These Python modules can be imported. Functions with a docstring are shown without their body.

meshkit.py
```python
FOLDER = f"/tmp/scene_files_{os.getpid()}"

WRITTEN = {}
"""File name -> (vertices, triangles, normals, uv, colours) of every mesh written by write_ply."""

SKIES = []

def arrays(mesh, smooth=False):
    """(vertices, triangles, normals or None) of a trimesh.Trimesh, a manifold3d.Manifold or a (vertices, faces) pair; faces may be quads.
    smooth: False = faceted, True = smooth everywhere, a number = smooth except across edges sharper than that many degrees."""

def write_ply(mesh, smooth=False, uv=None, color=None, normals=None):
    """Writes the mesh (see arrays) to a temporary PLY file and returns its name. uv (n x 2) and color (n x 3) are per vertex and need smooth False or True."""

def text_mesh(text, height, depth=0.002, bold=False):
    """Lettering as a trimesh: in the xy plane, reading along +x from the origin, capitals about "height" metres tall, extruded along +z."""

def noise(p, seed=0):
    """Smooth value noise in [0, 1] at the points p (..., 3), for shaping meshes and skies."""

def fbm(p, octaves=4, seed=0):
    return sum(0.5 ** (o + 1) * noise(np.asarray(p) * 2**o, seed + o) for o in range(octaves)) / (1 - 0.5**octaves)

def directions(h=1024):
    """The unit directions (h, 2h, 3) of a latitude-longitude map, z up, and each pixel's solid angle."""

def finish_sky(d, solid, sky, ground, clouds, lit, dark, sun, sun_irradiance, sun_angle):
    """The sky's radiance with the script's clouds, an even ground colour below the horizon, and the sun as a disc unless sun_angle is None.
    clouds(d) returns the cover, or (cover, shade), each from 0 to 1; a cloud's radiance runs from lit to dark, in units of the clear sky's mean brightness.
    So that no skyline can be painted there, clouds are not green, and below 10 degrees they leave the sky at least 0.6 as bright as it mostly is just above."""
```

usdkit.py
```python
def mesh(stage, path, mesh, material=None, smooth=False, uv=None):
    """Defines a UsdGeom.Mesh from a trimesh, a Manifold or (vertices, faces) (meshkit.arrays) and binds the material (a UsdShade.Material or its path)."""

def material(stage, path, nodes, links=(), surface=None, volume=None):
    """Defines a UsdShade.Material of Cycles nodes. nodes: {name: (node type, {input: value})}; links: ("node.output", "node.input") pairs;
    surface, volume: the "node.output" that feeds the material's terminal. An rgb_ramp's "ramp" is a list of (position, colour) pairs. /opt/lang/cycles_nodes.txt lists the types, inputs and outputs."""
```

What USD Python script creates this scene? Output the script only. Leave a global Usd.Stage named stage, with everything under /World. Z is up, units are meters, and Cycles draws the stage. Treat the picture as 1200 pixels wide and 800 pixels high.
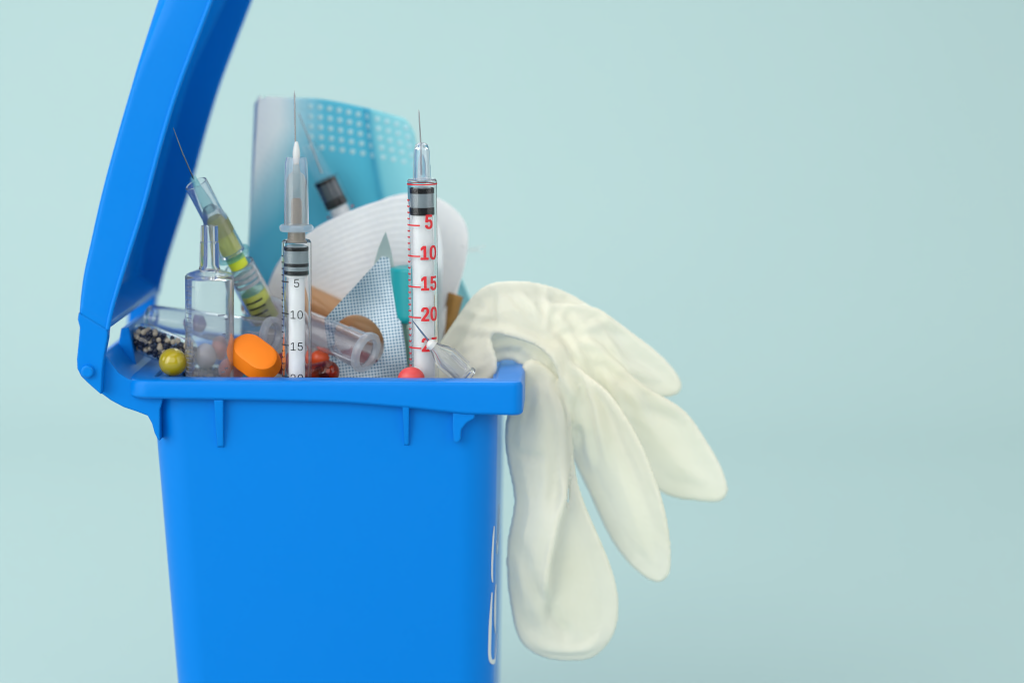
import math, random
import numpy as np
import trimesh
import usdkit, meshkit
from pxr import Usd, UsdGeom, UsdLux, Gf, Sdf, UsdShade
import shapely
from shapely.geometry import Polygon, Point
from shapely import affinity

random.seed(7)
rng = np.random.default_rng(7)
stage = Usd.Stage.CreateInMemory()
UsdGeom.SetStageUpAxis(stage, "Z")
UsdGeom.SetStageMetersPerUnit(stage, 1.0)
UsdGeom.Xform.Define(stage, "/World")
UsdGeom.Scope.Define(stage, "/World/Looks")

# ------------------------------------------------------------------ camera, lamps, exposure
S = 0.0002            # metres per photograph pixel on the plane through the front of the bin
D = 0.60              # camera distance to that plane
PITCH = math.radians(8.0)
ZC = 0.1225           # height of the point looked at
EYE = np.array([0, -D * math.cos(PITCH), ZC + D * math.sin(PITCH)])
FWD = np.array([0, math.cos(PITCH), -math.sin(PITCH)])
UPV = np.array([0, math.sin(PITCH), math.cos(PITCH)])
RGT = np.array([1.0, 0, 0])
FOCAL = 90.0
cam = UsdGeom.Camera.Define(stage, "/World/camera")
cam.CreateFocalLengthAttr(FOCAL)
cam.CreateHorizontalApertureAttr(FOCAL * 1200 * S / D)
cam.CreateVerticalApertureAttr(FOCAL * 800 * S / D)
cam.CreateClippingRangeAttr((0.02, 50.0))
cam.CreateFocusDistanceAttr(D + 0.009)
cam.CreateFStopAttr(5.0)
cam.CreateExposureAttr(-0.06)
M = np.eye(4)
M[:3, 0], M[:3, 1], M[:3, 2], M[:3, 3] = RGT, UPV, -FWD, EYE
cam.AddTransformOp().Set(Gf.Matrix4d(*M.T.ravel().tolist()))


def look_matrix(pos, to):
    pos, to = np.array(pos, float), np.array(to, float)
    z = pos - to; z /= np.linalg.norm(z)
    x = np.cross([0, 0, 1.0], z)
    x = np.array([1.0, 0, 0]) if np.linalg.norm(x) < 1e-6 else x / np.linalg.norm(x)
    m = np.eye(4); m[:3, 0], m[:3, 1], m[:3, 2], m[:3, 3] = x, np.cross(z, x), z, pos
    return m


def softbox(name, pos, to, w, h, intensity, color=(1, 1, 1)):
    l = UsdLux.RectLight.Define(stage, "/World/" + name)
    l.CreateWidthAttr(w); l.CreateHeightAttr(h); l.CreateIntensityAttr(intensity); l.CreateColorAttr(Gf.Vec3f(*color))
    l.CreateNormalizeAttr(False)
    l.AddTransformOp().Set(Gf.Matrix4d(*look_matrix(pos, to).T.ravel().tolist()))


softbox("softbox_left", (-1.00, -0.55, 0.60), (0.0, 0.05, 0.10), 1.4, 1.3, 3.3, (1.0, 0.99, 0.97))
softbox("softbox_front", (-0.30, -1.45, 0.85), (0.0, 0.05, 0.10), 2.2, 1.4, 2.05, (1.0, 0.99, 0.965))
softbox("softbox_top", (-0.1, 0.10, 1.10), (0.0, 0.08, 0.0), 1.5, 1.0, 1.5, (1.0, 1.0, 1.0))
softbox("softbox_back", (-0.25, 0.66, 0.80), (0.0, 0.04, 0.12), 1.1, 0.6, 2.8, (1.0, 1.0, 1.0))
softbox("softbox_right", (1.15, -0.35, 0.55), (0.0, 0.08, 0.10), 1.3, 1.3, 1.9, (1.0, 1.0, 1.0))


# ------------------------------------------------------------------ placing and mesh helpers
def P(u, v, ymm):
    """World point at depth ymm (mm behind the front of the bin's rim) that stands at photograph pixel u, v."""
    d = FWD * D + RGT * (u - 600) * S + UPV * (400 - v) * S
    t = (ymm / 1000 - EYE[1]) / d[1]
    return EYE + d * t


YAW = math.radians(-1.6)
RB = np.array([[math.cos(YAW), -math.sin(YAW), 0], [math.sin(YAW), math.cos(YAW), 0], [0, 0, 1]])


def PB(u, v, ymm):
    """The same in the bin's own frame (turned by YAW about the z axis)."""
    e = RB.T @ EYE
    d = RB.T @ (FWD * D + RGT * (u - 600) * S + UPV * (400 - v) * S)
    t = (ymm / 1000 - e[1]) / d[1]
    return e + d * t


def scale_at(ymm):
    return S * (1 + ymm / 1000 / D)


def tm(v, f):
    v, f = np.asarray(v, float), np.asarray(f, int)
    if f.ndim == 2 and f.shape[1] == 4:
        f = np.vstack([f[:, [0, 1, 2]], f[:, [0, 2, 3]]])
    a = (f[:, 0] != f[:, 1]) & (f[:, 1] != f[:, 2]) & (f[:, 0] != f[:, 2])
    m = trimesh.Trimesh(v, f[a], process=False)
    m.merge_vertices(digits_vertex=8)
    m.update_faces(m.area_faces > 1e-16)
    return m


def cat(*ms):
    return trimesh.util.concatenate(list(ms))


def lathe(profile, n=56, closed=True):
    """profile: (r, z) points; closed loops are a solid of revolution about z."""
    p = np.array(profile, float)
    k = len(p)
    a = np.arange(n) / n * 2 * math.pi
    v = np.stack([p[:, None, 0] * np.cos(a), p[:, None, 0] * np.sin(a), np.repeat(p[:, None, 1], n, 1)], -1).reshape(-1, 3)
    f = []
    for i in range(k if closed else k - 1):
        j = (i + 1) % k
        for q in range(n):
            r = (q + 1) % n
            f.append((i * n + q, i * n + r, j * n + r, j * n + q))
    m = tm(v, f)
    if m.is_watertight and m.volume < 0:
        m.invert()
    elif not m.is_watertight:
        m.fix_normals()
    return m


def solid(profile, n=56):
    """A profile from the axis to the axis: (0,z0) ... (0,z1)."""
    p = list(profile)
    if p[0][0] > 0: p = [(0, p[0][1])] + p
    if p[-1][0] > 0: p = p + [(0, p[-1][1])]
    return lathe(p, n, closed=False)


def arc(cx, cz, r, a0, a1, n=6):
    return [(cx + r * math.cos(math.radians(a)), cz + r * math.sin(math.radians(a))) for a in np.linspace(a0, a1, n)]


def frame(p0, p1):
    """Matrix: z along p0 -> p1, local -y towards the camera."""
    p0, p1 = np.array(p0), np.array(p1)
    z = p1 - p0; z = z / np.linalg.norm(z)
    c = EYE - p0
    y = -(c - c.dot(z) * z); y /= np.linalg.norm(y)
    m = np.eye(4); m[:3, 0], m[:3, 1], m[:3, 2], m[:3, 3] = np.cross(y, z), y, z, p0
    return m


def moved(m, T):
    m = m.copy(); m.apply_transform(T); return m


def prism_xz(poly, y0, y1):
    """Polygon of (x, z) extruded from y0 to y1."""
    g = poly if hasattr(poly, "geom_type") else Polygon(poly)
    m = trimesh.creation.extrude_polygon(g, y1 - y0, engine="earcut")
    v = np.array(m.vertices)
    r = trimesh.Trimesh(np.stack([v[:, 0], y1 - v[:, 2], v[:, 1]], 1), m.faces, process=False)
    if r.volume < 0: r.invert()
    return r


def rods(points, radius, n=10):
    """A tube along a polyline; radius may be one per point."""
    p = np.array(points, float); k = len(p)
    rr = np.full(k, radius) if np.ndim(radius) == 0 else np.array(radius)
    t = np.gradient(p, axis=0); t /= np.linalg.norm(t, axis=1, keepdims=True)
    ref = np.array([0.31, 0.17, 0.93]) if abs(t[0, 2]) < 0.8 else np.array([0.9, 0.3, 0.1])
    rings = []
    for i in range(k):
        x = np.cross(t[i], ref); x /= np.linalg.norm(x); y = np.cross(t[i], x)
        a = np.arange(n) / n * 2 * math.pi
        rings.append(p[i] + rr[i] * (np.cos(a)[:, None] * x + np.sin(a)[:, None] * y))
    v = np.vstack(rings + [p[:1], p[-1:]])
    f = []
    for i in range(k - 1):
        for q in range(n):
            r = (q + 1) % n
            f += [(i * n + q, i * n + r, (i + 1) * n + r), (i * n + q, (i + 1) * n + r, (i + 1) * n + q)]
    for q in range(n):
        r = (q + 1) % n
        f += [(k * n, r, q), (k * n + 1, (k - 1) * n + q, (k - 1) * n + r)]
    m = trimesh.Trimesh(v, f, process=False); m.fix_normals()
    return m


def sheet(G, t):
    """A grid of points G (a, b, 3) made a solid sheet t thick."""
    a, b = G.shape[:2]
    du, dv = np.gradient(G, axis=0), np.gradient(G, axis=1)
    n = np.cross(du, dv); n /= np.linalg.norm(n, axis=-1, keepdims=True) + 1e-12
    v = np.vstack([(G + n * t / 2).reshape(-1, 3), (G - n * t / 2).reshape(-1, 3)])
    i = np.arange(a * b).reshape(a, b); o = a * b
    q = np.stack([i[:-1, :-1], i[1:, :-1], i[1:, 1:], i[:-1, 1:]], -1).reshape(-1, 4)
    f = [q, q[:, ::-1] + o]
    for e in (i[0, :], i[:, -1], i[-1, ::-1], i[::-1, 0]):
        f.append(np.stack([e[:-1], e[1:], e[1:] + o, e[:-1] + o], -1))
    f = np.vstack(f)
    m = trimesh.Trimesh(v, np.vstack([f[:, [0, 1, 2]], f[:, [0, 2, 3]]]), process=False)
    if m.volume < 0: m.invert()
    return m


def wrap(m, r, phi, zc, size=0.0004):
    """Lettering in the xy plane (extruded along z) bent round a cylinder of radius r; its middle faces phi (degrees)."""
    m = m.copy()
    v, f = trimesh.remesh.subdivide_to_size(m.vertices, m.faces, size, max_iter=20)
    c = (v[:, :2].min(0) + v[:, :2].max(0)) / 2
    a = math.radians(phi) + (v[:, 0] - c[0]) / r
    rr = r + v[:, 2]
    return trimesh.Trimesh(np.stack([rr * np.cos(a), rr * np.sin(a), v[:, 1] - c[1] + zc], 1), f, process=False)


def band(r, phi0, phi1, z0, z1, t=0.00006):
    """A printed line: a thin curved patch on a cylinder."""
    n = max(2, int(abs(phi1 - phi0) / 6) + 1)
    a = np.radians(np.linspace(phi0, phi1, n))
    v, f = [], []
    for rr in (r, r + t):
        for z in (z0, z1):
            v += [(rr * math.cos(x), rr * math.sin(x), z) for x in a]
    i = lambda k, q: k * n + q
    for q in range(n - 1):
        f += [(i(2, q), i(2, q + 1), i(3, q + 1), i(3, q)), (i(0, q), i(1, q), i(1, q + 1), i(0, q + 1)), (i(0, q), i(0, q + 1), i(2, q + 1), i(2, q)), (i(1, q), i(3, q), i(3, q + 1), i(1, q + 1))]
    f += [(i(0, 0), i(2, 0), i(3, 0), i(1, 0)), (i(0, n - 1), i(1, n - 1), i(3, n - 1), i(2, n - 1))]
    return tm(v, f)


def surface_net(F, origin, h):
    """Surface nets of the field F (inside < 0) on a grid of spacing h."""
    s = F < 0
    nx, ny, nz = F.shape
    c = np.zeros((nx - 1, ny - 1, nz - 1), int)
    for dx, dy, dz in np.ndindex(2, 2, 2):
        c += s[dx:nx - 1 + dx, dy:ny - 1 + dy, dz:nz - 1 + dz]
    mixed = (c > 0) & (c < 8)
    idx = -np.ones(mixed.shape, int); cells = np.argwhere(mixed); idx[mixed] = np.arange(len(cells))
    acc, cnt = np.zeros((len(cells), 3)), np.zeros(len(cells))
    corners = [np.array(x) for x in np.ndindex(2, 2, 2)]
    for a in corners:
        for ax in range(3):
            if a[ax] == 0:
                b = a.copy(); b[ax] = 1
                fa, fb = F[tuple((cells + a).T)], F[tuple((cells + b).T)]
                x = (fa < 0) != (fb < 0)
                t = np.where(x, fa / np.where(x, fa - fb, 1), 0)
                acc[x] += (a + (b - a) * t[:, None])[x]; cnt[x] += 1
    v = (cells + acc / cnt[:, None]) * h + origin
    faces = []
    for ax in range(3):
        o1, o2 = (ax + 1) % 3, (ax + 2) % 3
        A = [slice(1, -1)] * 3; A[ax] = slice(0, -1)
        Bs = list(A); Bs[ax] = slice(1, None)
        x = s[tuple(A)] != s[tuple(Bs)]
        e = np.argwhere(x) + np.array([0 if k == ax else 1 for k in range(3)])
        q = []
        for d1, d2 in ((0, 0), (-1, 0), (-1, -1), (0, -1)):
            w = e.copy(); w[:, o1] += d1; w[:, o2] += d2
            q.append(idx[tuple(w.T)])
        q = np.stack(q, 1)
        flip = s[tuple(e.T)]
        q[flip] = q[flip][:, ::-1]
        faces.append(q)
    f = np.vstack(faces); f = f[(f >= 0).all(1)]
    m = trimesh.Trimesh(v, np.vstack([f[:, [0, 1, 2]], f[:, [0, 2, 3]]]), process=False)
    if m.volume < 0: m.invert()
    return m


# ------------------------------------------------------------------ materials
LOOK = {}


def plastic(name, color, rough=0.35, spec=0.5, bevel=0.0, noise=0.0, scale=60, sss=0.0, sss_scale=0.002, coat=0.0, alt=None, rvar=0.0, tint=(1, 1, 1)):
    nodes = {"p": ("principled_bsdf", {"base_color": color, "roughness": rough, "specular_ior_level": spec, "specular_tint": tint, "coat_weight": coat, "coat_roughness": 0.08})}
    links = []
    if sss:
        nodes["p"][1].update({"subsurface_weight": sss, "subsurface_scale": sss_scale, "subsurface_radius": (1, 0.9, 0.8)})
    nodes["tc"] = ("texture_coordinate", {})
    if alt is not None or rvar:
        nodes["n"] = ("noise_texture", {"scale": scale, "detail": 5, "roughness": 0.6})
        links.append(("tc.object", "n.vector"))
    if alt is not None:
        nodes["r"] = ("rgb_ramp", {"ramp": [(0.3, color), (0.7, alt)]})
        links += [("n.fac", "r.fac"), ("r.color", "p.base_color")]
    if rvar:
        nodes["mr"] = ("map_range", {"from_min": 0.3, "from_max": 0.7, "to_min": rough - rvar, "to_max": rough + rvar})
        links += [("n.fac", "mr.value"), ("mr.result", "p.roughness")]
    last = None
    if bevel:
        nodes["bv"] = ("bevel", {"radius": bevel, "samples": 6}); last = "bv.bevel"
    if noise:
        nodes["n2"] = ("noise_texture", {"scale": scale * 8, "detail": 4})
        nodes["b"] = ("bump", {"strength": noise, "distance": 0.0003})
        links += [("tc.object", "n2.vector"), ("n2.fac", "b.height")]
        if last: links.append((last, "b.normal"))
        last = "b.normal"
    if last:
        links.append((last, "p.normal"))
    LOOK[name] = usdkit.material(stage, "/World/Looks/" + name, nodes, links, surface="p.BSDF")


def clear(name, tint=(0.985, 0.99, 0.995), edge=(0.84, 0.89, 0.92), body=0.03, edge_w=0.45, rough=0.05, refl=0.6, trans=0.6):
    """Thin clear plastic: see-through, more reflecting at a glancing angle, and milky where the wall is seen edge on."""
    nodes = {"t": ("transparent_bsdf", {"color": tint}), "d": ("diffuse_bsdf", {"color": edge}), "tr": ("translucent_bsdf", {"color": edge}), "mm": ("mix_closure", {"fac": trans}),
             "g": ("glossy_bsdf", {"color": (1, 1, 1), "roughness": rough}), "lw": ("layer_weight", {"blend": 0.5}), "pw": ("math", {"math_type": "power", "value2": 3.0}),
             "mr": ("map_range", {"from_min": 0.0, "from_max": 1.0, "to_min": body, "to_max": edge_w}), "m1": ("mix_closure", {}),
             "p5": ("math", {"math_type": "power", "value2": 4.0}), "fr": ("map_range", {"from_min": 0.0, "from_max": 1.0, "to_min": 0.035, "to_max": refl}), "m2": ("mix_closure", {})}
    links = [("lw.facing", "pw.value1"), ("pw.value", "mr.value"), ("d.BSDF", "mm.closure1"), ("tr.BSDF", "mm.closure2"), ("mr.result", "m1.fac"), ("t.BSDF", "m1.closure1"), ("mm.closure", "m1.closure2"),
             ("lw.facing", "p5.value1"), ("p5.value", "fr.value"), ("fr.result", "m2.fac"), ("m1.closure", "m2.closure1"), ("g.BSDF", "m2.closure2")]
    LOOK[name] = usdkit.material(stage, "/World/Looks/" + name, nodes, links, surface="m2.closure")


def glass(name, color, rough=0.02, ior=1.3, milk=0.12, milk_color=(0.88, 0.92, 0.96)):
    """Moulded clear plastic: refracting, with a little milkiness in it."""
    nodes = {"p": ("principled_bsdf", {"base_color": color, "roughness": rough, "ior": ior, "transmission_weight": 1.0}), "d": ("diffuse_bsdf", {"color": milk_color}), "t": ("translucent_bsdf", {"color": milk_color}),
             "m": ("mix_closure", {"fac": 0.55}), "x": ("mix_closure", {"fac": milk})}
    LOOK[name] = usdkit.material(stage, "/World/Looks/" + name, nodes, [("d.BSDF", "m.closure1"), ("t.BSDF", "m.closure2"), ("p.BSDF", "x.closure1"), ("m.closure", "x.closure2")], surface="x.closure")


plastic("blue_plastic", (0.0, 0.178, 0.62), 0.32, 0.22, bevel=0.0007, rvar=0.05, scale=40, noise=0.05, tint=(0.55, 0.85, 1.0))
plastic("white_print", (0.60, 0.64, 0.66), 0.5)
plastic("backdrop_paper", (0.322, 0.448, 0.452), 0.95, 0.1, noise=0.0, alt=(0.330, 0.457, 0.459), scale=6)
glass("clear_plastic", (0.99, 0.993, 0.997), 0.04, 1.25, 0.015)
glass("clear_hub", (0.97, 0.98, 0.99), 0.05, 1.42, 0.08)
glass("clear_guard", (0.98, 0.982, 0.998), 0.06, 1.33, 0.085, (0.80, 0.83, 0.98))
glass("clear_barrel", (0.985, 0.99, 0.997), 0.07, 1.34, 0.075)
clear("milky_plastic", tint=(0.93, 0.95, 0.98), edge=(0.80, 0.85, 0.90), body=0.30, edge_w=0.7, rough=0.12)
clear("cream_clear", tint=(0.95, 0.92, 0.86), edge=(0.86, 0.82, 0.72), body=0.14, edge_w=0.7, rough=0.12)
clear("teal_clear", tint=(0.80, 0.95, 0.95), edge=(0.16, 0.58, 0.64), body=0.14, edge_w=0.6)
clear("amber_clear", tint=(0.96, 0.87, 0.74), edge=(0.92, 0.68, 0.42), body=0.5, edge_w=0.7)
clear("pale_green_glass", tint=(0.80, 0.92, 0.88), edge=(0.35, 0.55, 0.50), body=0.2, edge_w=0.6)
clear("wine_clear", tint=(0.85, 0.45, 0.35), edge=(0.45, 0.10, 0.07), body=0.15, edge_w=0.5)
clear("yellow_clear", tint=(0.97, 0.97, 0.62), edge=(0.90, 0.93, 0.20), body=0.85, edge_w=0.6)
plastic("black_rubber", (0.004, 0.005, 0.007), 0.4, 0.12)
plastic("grey_rubber", (0.20, 0.25, 0.28), 0.22, 0.7)
plastic("dark_grey_rubber", (0.045, 0.065, 0.085), 0.25, 0.5)
plastic("white_plunger", (0.80, 0.82, 0.84), 0.4, sss=0.2)
plastic("white_hub", (0.60, 0.61, 0.60), 0.4, sss=0.2)
plastic("cream_hub", (0.62, 0.57, 0.47), 0.4)
plastic("brown_bung", (0.27, 0.24, 0.20), 0.5)
plastic("dark_ink", (0.02, 0.022, 0.03), 0.5)
plastic("grey_ink", (0.16, 0.19, 0.25), 0.5)
plastic("red_ink", (0.62, 0.012, 0.02), 0.5)
plastic("orange_tablet", (0.88, 0.21, 0.003), 0.55, 0.35, noise=0.25, scale=300)
plastic("olive_coating", (0.42, 0.33, 0.008), 0.18, 0.5, coat=0.4)
plastic("pearl_coating", (0.62, 0.55, 0.58), 0.25, coat=0.3)
plastic("pink_coating", (0.72, 0.30, 0.27), 0.4)
plastic("red_coating", (0.62, 0.06, 0.06), 0.35)
plastic("wine_coating", (0.28, 0.018, 0.022), 0.35)
plastic("scarlet_coating", (0.70, 0.09, 0.02), 0.35)
plastic("teal_cap", (0.005, 0.33, 0.36), 0.4)
plastic("dark_pellet", (0.012, 0.018, 0.04), 0.3)
plastic("cream_pellet", (0.70, 0.60, 0.42), 0.4)
plastic("gold_pellet", (0.66, 0.50, 0.12), 0.4)
plastic("purple_plug", (0.22, 0.14, 0.48), 0.4)
plastic("brown_strip", (0.33, 0.16, 0.03), 0.5, alt=(0.40, 0.21, 0.05), scale=200)
plastic("tissue_paper", (0.72, 0.72, 0.70), 0.9, noise=0.4, scale=80)
plastic("green_liquid", (0.74, 0.80, 0.04), 0.4)
LOOK["steel"] = usdkit.material(stage, "/World/Looks/steel", {"p": ("principled_bsdf", {"base_color": (0.36, 0.37, 0.38), "metallic": 1.0, "roughness": 0.3})}, [], surface="p.BSDF")
LOOK["blue_steel"] = usdkit.material(stage, "/World/Looks/blue_steel", {"p": ("principled_bsdf", {"base_color": (0.10, 0.16, 0.26), "metallic": 1.0, "roughness": 0.35})}, [], surface="p.BSDF")


def thin_cloth(name, color_nodes, links, out, trans=0.45, rough=0.8, bump=None, gloss=0.04):
    nodes = {**color_nodes, "d": ("diffuse_bsdf", {}), "tr": ("translucent_bsdf", {}), "m": ("mix_closure", {"fac": trans}), "g": ("glossy_bsdf", {"color": (1, 1, 1), "roughness": rough}), "m2": ("mix_closure", {"fac": gloss})}
    L = list(links) + [(out, "d.color"), (out, "tr.color"), ("d.BSDF", "m.closure1"), ("tr.BSDF", "m.closure2"), ("m.closure", "m2.closure1"), ("g.BSDF", "m2.closure2")]
    if bump:
        nodes["bp"] = ("bump", {"strength": bump[1], "distance": bump[2]})
        L += [(bump[0], "bp.height"), ("bp.normal", "d.normal"), ("bp.normal", "g.normal")]
    LOOK[name] = usdkit.material(stage, "/World/Looks/" + name, nodes, L, surface="m2.closure")


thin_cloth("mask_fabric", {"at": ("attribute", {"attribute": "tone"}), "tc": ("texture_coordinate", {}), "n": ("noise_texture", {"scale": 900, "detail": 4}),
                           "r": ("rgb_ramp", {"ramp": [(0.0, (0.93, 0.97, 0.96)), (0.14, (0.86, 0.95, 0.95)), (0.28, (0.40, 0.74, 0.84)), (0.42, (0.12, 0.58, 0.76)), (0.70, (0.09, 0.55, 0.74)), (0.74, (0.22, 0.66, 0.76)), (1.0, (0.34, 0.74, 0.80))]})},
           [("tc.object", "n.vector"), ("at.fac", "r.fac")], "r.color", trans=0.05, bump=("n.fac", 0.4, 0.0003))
thin_cloth("mask_dots", {"c": ("color", {"value": (0.48, 0.78, 0.85)})}, [], "c.color", trans=0.1)
thin_cloth("gauze_fabric", {"tc": ("texture_coordinate", {}), "n": ("noise_texture", {"scale": 700, "detail": 5}), "r": ("rgb_ramp", {"ramp": [(0.3, (0.88, 0.90, 0.92)), (0.7, (0.93, 0.94, 0.94))]})},
           [("tc.object", "n.vector"), ("n.fac", "r.fac")], "r.color", trans=0.12, bump=("n.fac", 0.3, 0.0002))
LOOK["latex"] = usdkit.material(stage, "/World/Looks/latex", {
    "tc": ("texture_coordinate", {}), "n": ("noise_texture", {"scale": 55, "detail": 3}), "r": ("rgb_ramp", {"ramp": [(0.3, (0.69, 0.655, 0.48)), (0.7, (0.75, 0.715, 0.545))]}),
    "n2": ("noise_texture", {"scale": 260, "detail": 4, "distortion": 0.5}), "b": ("bump", {"strength": 0.35, "distance": 0.0006}),
    "p": ("principled_bsdf", {"roughness": 0.5, "specular_ior_level": 0.35, "subsurface_weight": 0.4, "subsurface_scale": 0.003, "subsurface_radius": (1, 0.95, 0.75)})},
    [("tc.object", "n.vector"), ("n.fac", "r.fac"), ("r.color", "p.base_color"), ("tc.object", "n2.vector"), ("n2.fac", "b.height"), ("b.normal", "p.normal")], surface="p.BSDF")
LOOK["foil"] = usdkit.material(stage, "/World/Looks/foil", {
    "tc": ("attribute", {"attribute": "st"}), "mp": ("mapping", {"rotation": (0, 0, 0.12), "scale": (1, 1, 1)}), "ck": ("wave_texture", {"bands_direction": "x", "scale": 0.85, "detail": 0}), "ck2": ("wave_texture", {"bands_direction": "y", "scale": 0.85, "detail": 0}),
    "mx": ("math", {"math_type": "maximum"}), "r": ("rgb_ramp", {"ramp": [(0.45, (0.05, 0.18, 0.30)), (0.9, (0.58, 0.67, 0.73))]}), "b": ("bump", {"strength": 0.5, "distance": 0.0002}),
    "p": ("principled_bsdf", {"metallic": 0.45, "roughness": 0.38})},
    [("tc.vector", "mp.vector"), ("mp.vector", "ck.vector"), ("mp.vector", "ck2.vector"), ("ck.fac", "mx.value1"), ("ck2.fac", "mx.value2"), ("mx.value", "r.fac"), ("r.color", "p.base_color"), ("mx.value", "b.height"), ("b.normal", "p.normal")], surface="p.BSDF")
plastic("foil_back", (0.33, 0.42, 0.42), 0.3, 0.8)

# ------------------------------------------------------------------ things and parts
TAKEN, BASE = {}, {}


def numbered(path):
    n = TAKEN.get(path, 0); TAKEN[path] = n + 1
    return path if n == 0 else f"{path}_{n:03d}"


def keys(prim, label=None, cat_=None, group=None, kind=None):
    for k, x in (("label", label), ("category", cat_), ("group", group), ("kind", kind)):
        if x: prim.SetCustomDataByKey(k, x)


def thing(name, base, label, cat_, group=None):
    path = numbered("/World/" + name)
    x = UsdGeom.Xform.Define(stage, path); x.AddTranslateOp().Set(Gf.Vec3d(*map(float, base)))
    BASE[path] = np.array(base, float)
    keys(x.GetPrim(), label, cat_, group)
    return path


def part(name, mesh, mat, parent, smooth=35, label=None, kind=None, uv=None):
    top = "/".join(parent.split("/")[:3])
    path = numbered(parent + "/" + name)
    m = mesh.copy(); m.apply_translation(-BASE[top])
    pr = usdkit.mesh(stage, path, m, LOOK[mat], smooth=smooth, uv=uv)
    keys(pr.GetPrim(), label, None, None, kind)
    return path


def single(name, mesh, mat, label, cat_, group=None, kind=None, smooth=35, uv=None):
    path = numbered("/World/" + name)
    b = np.array([mesh.vertices[:, 0].mean(), mesh.vertices[:, 1].mean(), mesh.vertices[:, 2].min()])
    m = mesh.copy(); m.apply_translation(-b)
    pr = usdkit.mesh(stage, path, m, LOOK[mat], smooth=smooth, uv=uv)
    pr.AddTranslateOp().Set(Gf.Vec3d(*map(float, b)))
    keys(pr.GetPrim(), label, cat_, group, kind)
    return path


# ------------------------------------------------------------------ backdrop: a sweep of pale paper, table to wall
prof = [(-1.2, -0.001), (0.55, -0.001)] + [(0.55 + 0.35 * math.sin(a), -0.001 + 0.35 * (1 - math.cos(a))) for a in np.linspace(0.1, math.pi / 2, 16)] + [(0.90, 1.6)]
G = np.array([[(x, y, z) for x in np.linspace(-1.6, 1.6, 9)] for y, z in prof])
single("backdrop", sheet(G, 0.002), "backdrop_paper", "pale aqua paper backdrop, smooth and empty, behind everything", None, kind="structure", smooth=True)

# ------------------------------------------------------------------ the bin
RIMZ = PB(400, 446, 0)[2]
rot = lambda m: trimesh.Trimesh(np.array(m.vertices) @ RB.T, m.faces, process=False)
bin_ = thing("wheelie_bin", (RB @ np.array([-0.045, 0.036, 0.0])).tolist(), "small blue plastic wheelie bin full of medical waste with its lid open", "bin")


def ring(xl, xr, yf, yb, rl, rr, n=10):
    """Rounded rectangle, counter-clockwise from the front left; rl, rr the left and right corner radii."""
    out = []
    for cx, cy, r, a in ((xl + rl, yf + rl, rl, 180), (xr - rr, yf + rr, rr, 270), (xr - rr, yb - rr, rr, 0), (xl + rl, yb - rl, rl, 90)):
        out += [(cx + r * math.cos(math.radians(t)), cy + r * math.sin(math.radians(t))) for t in np.linspace(a, a + 90, n)]
    return np.array(out)


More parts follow.
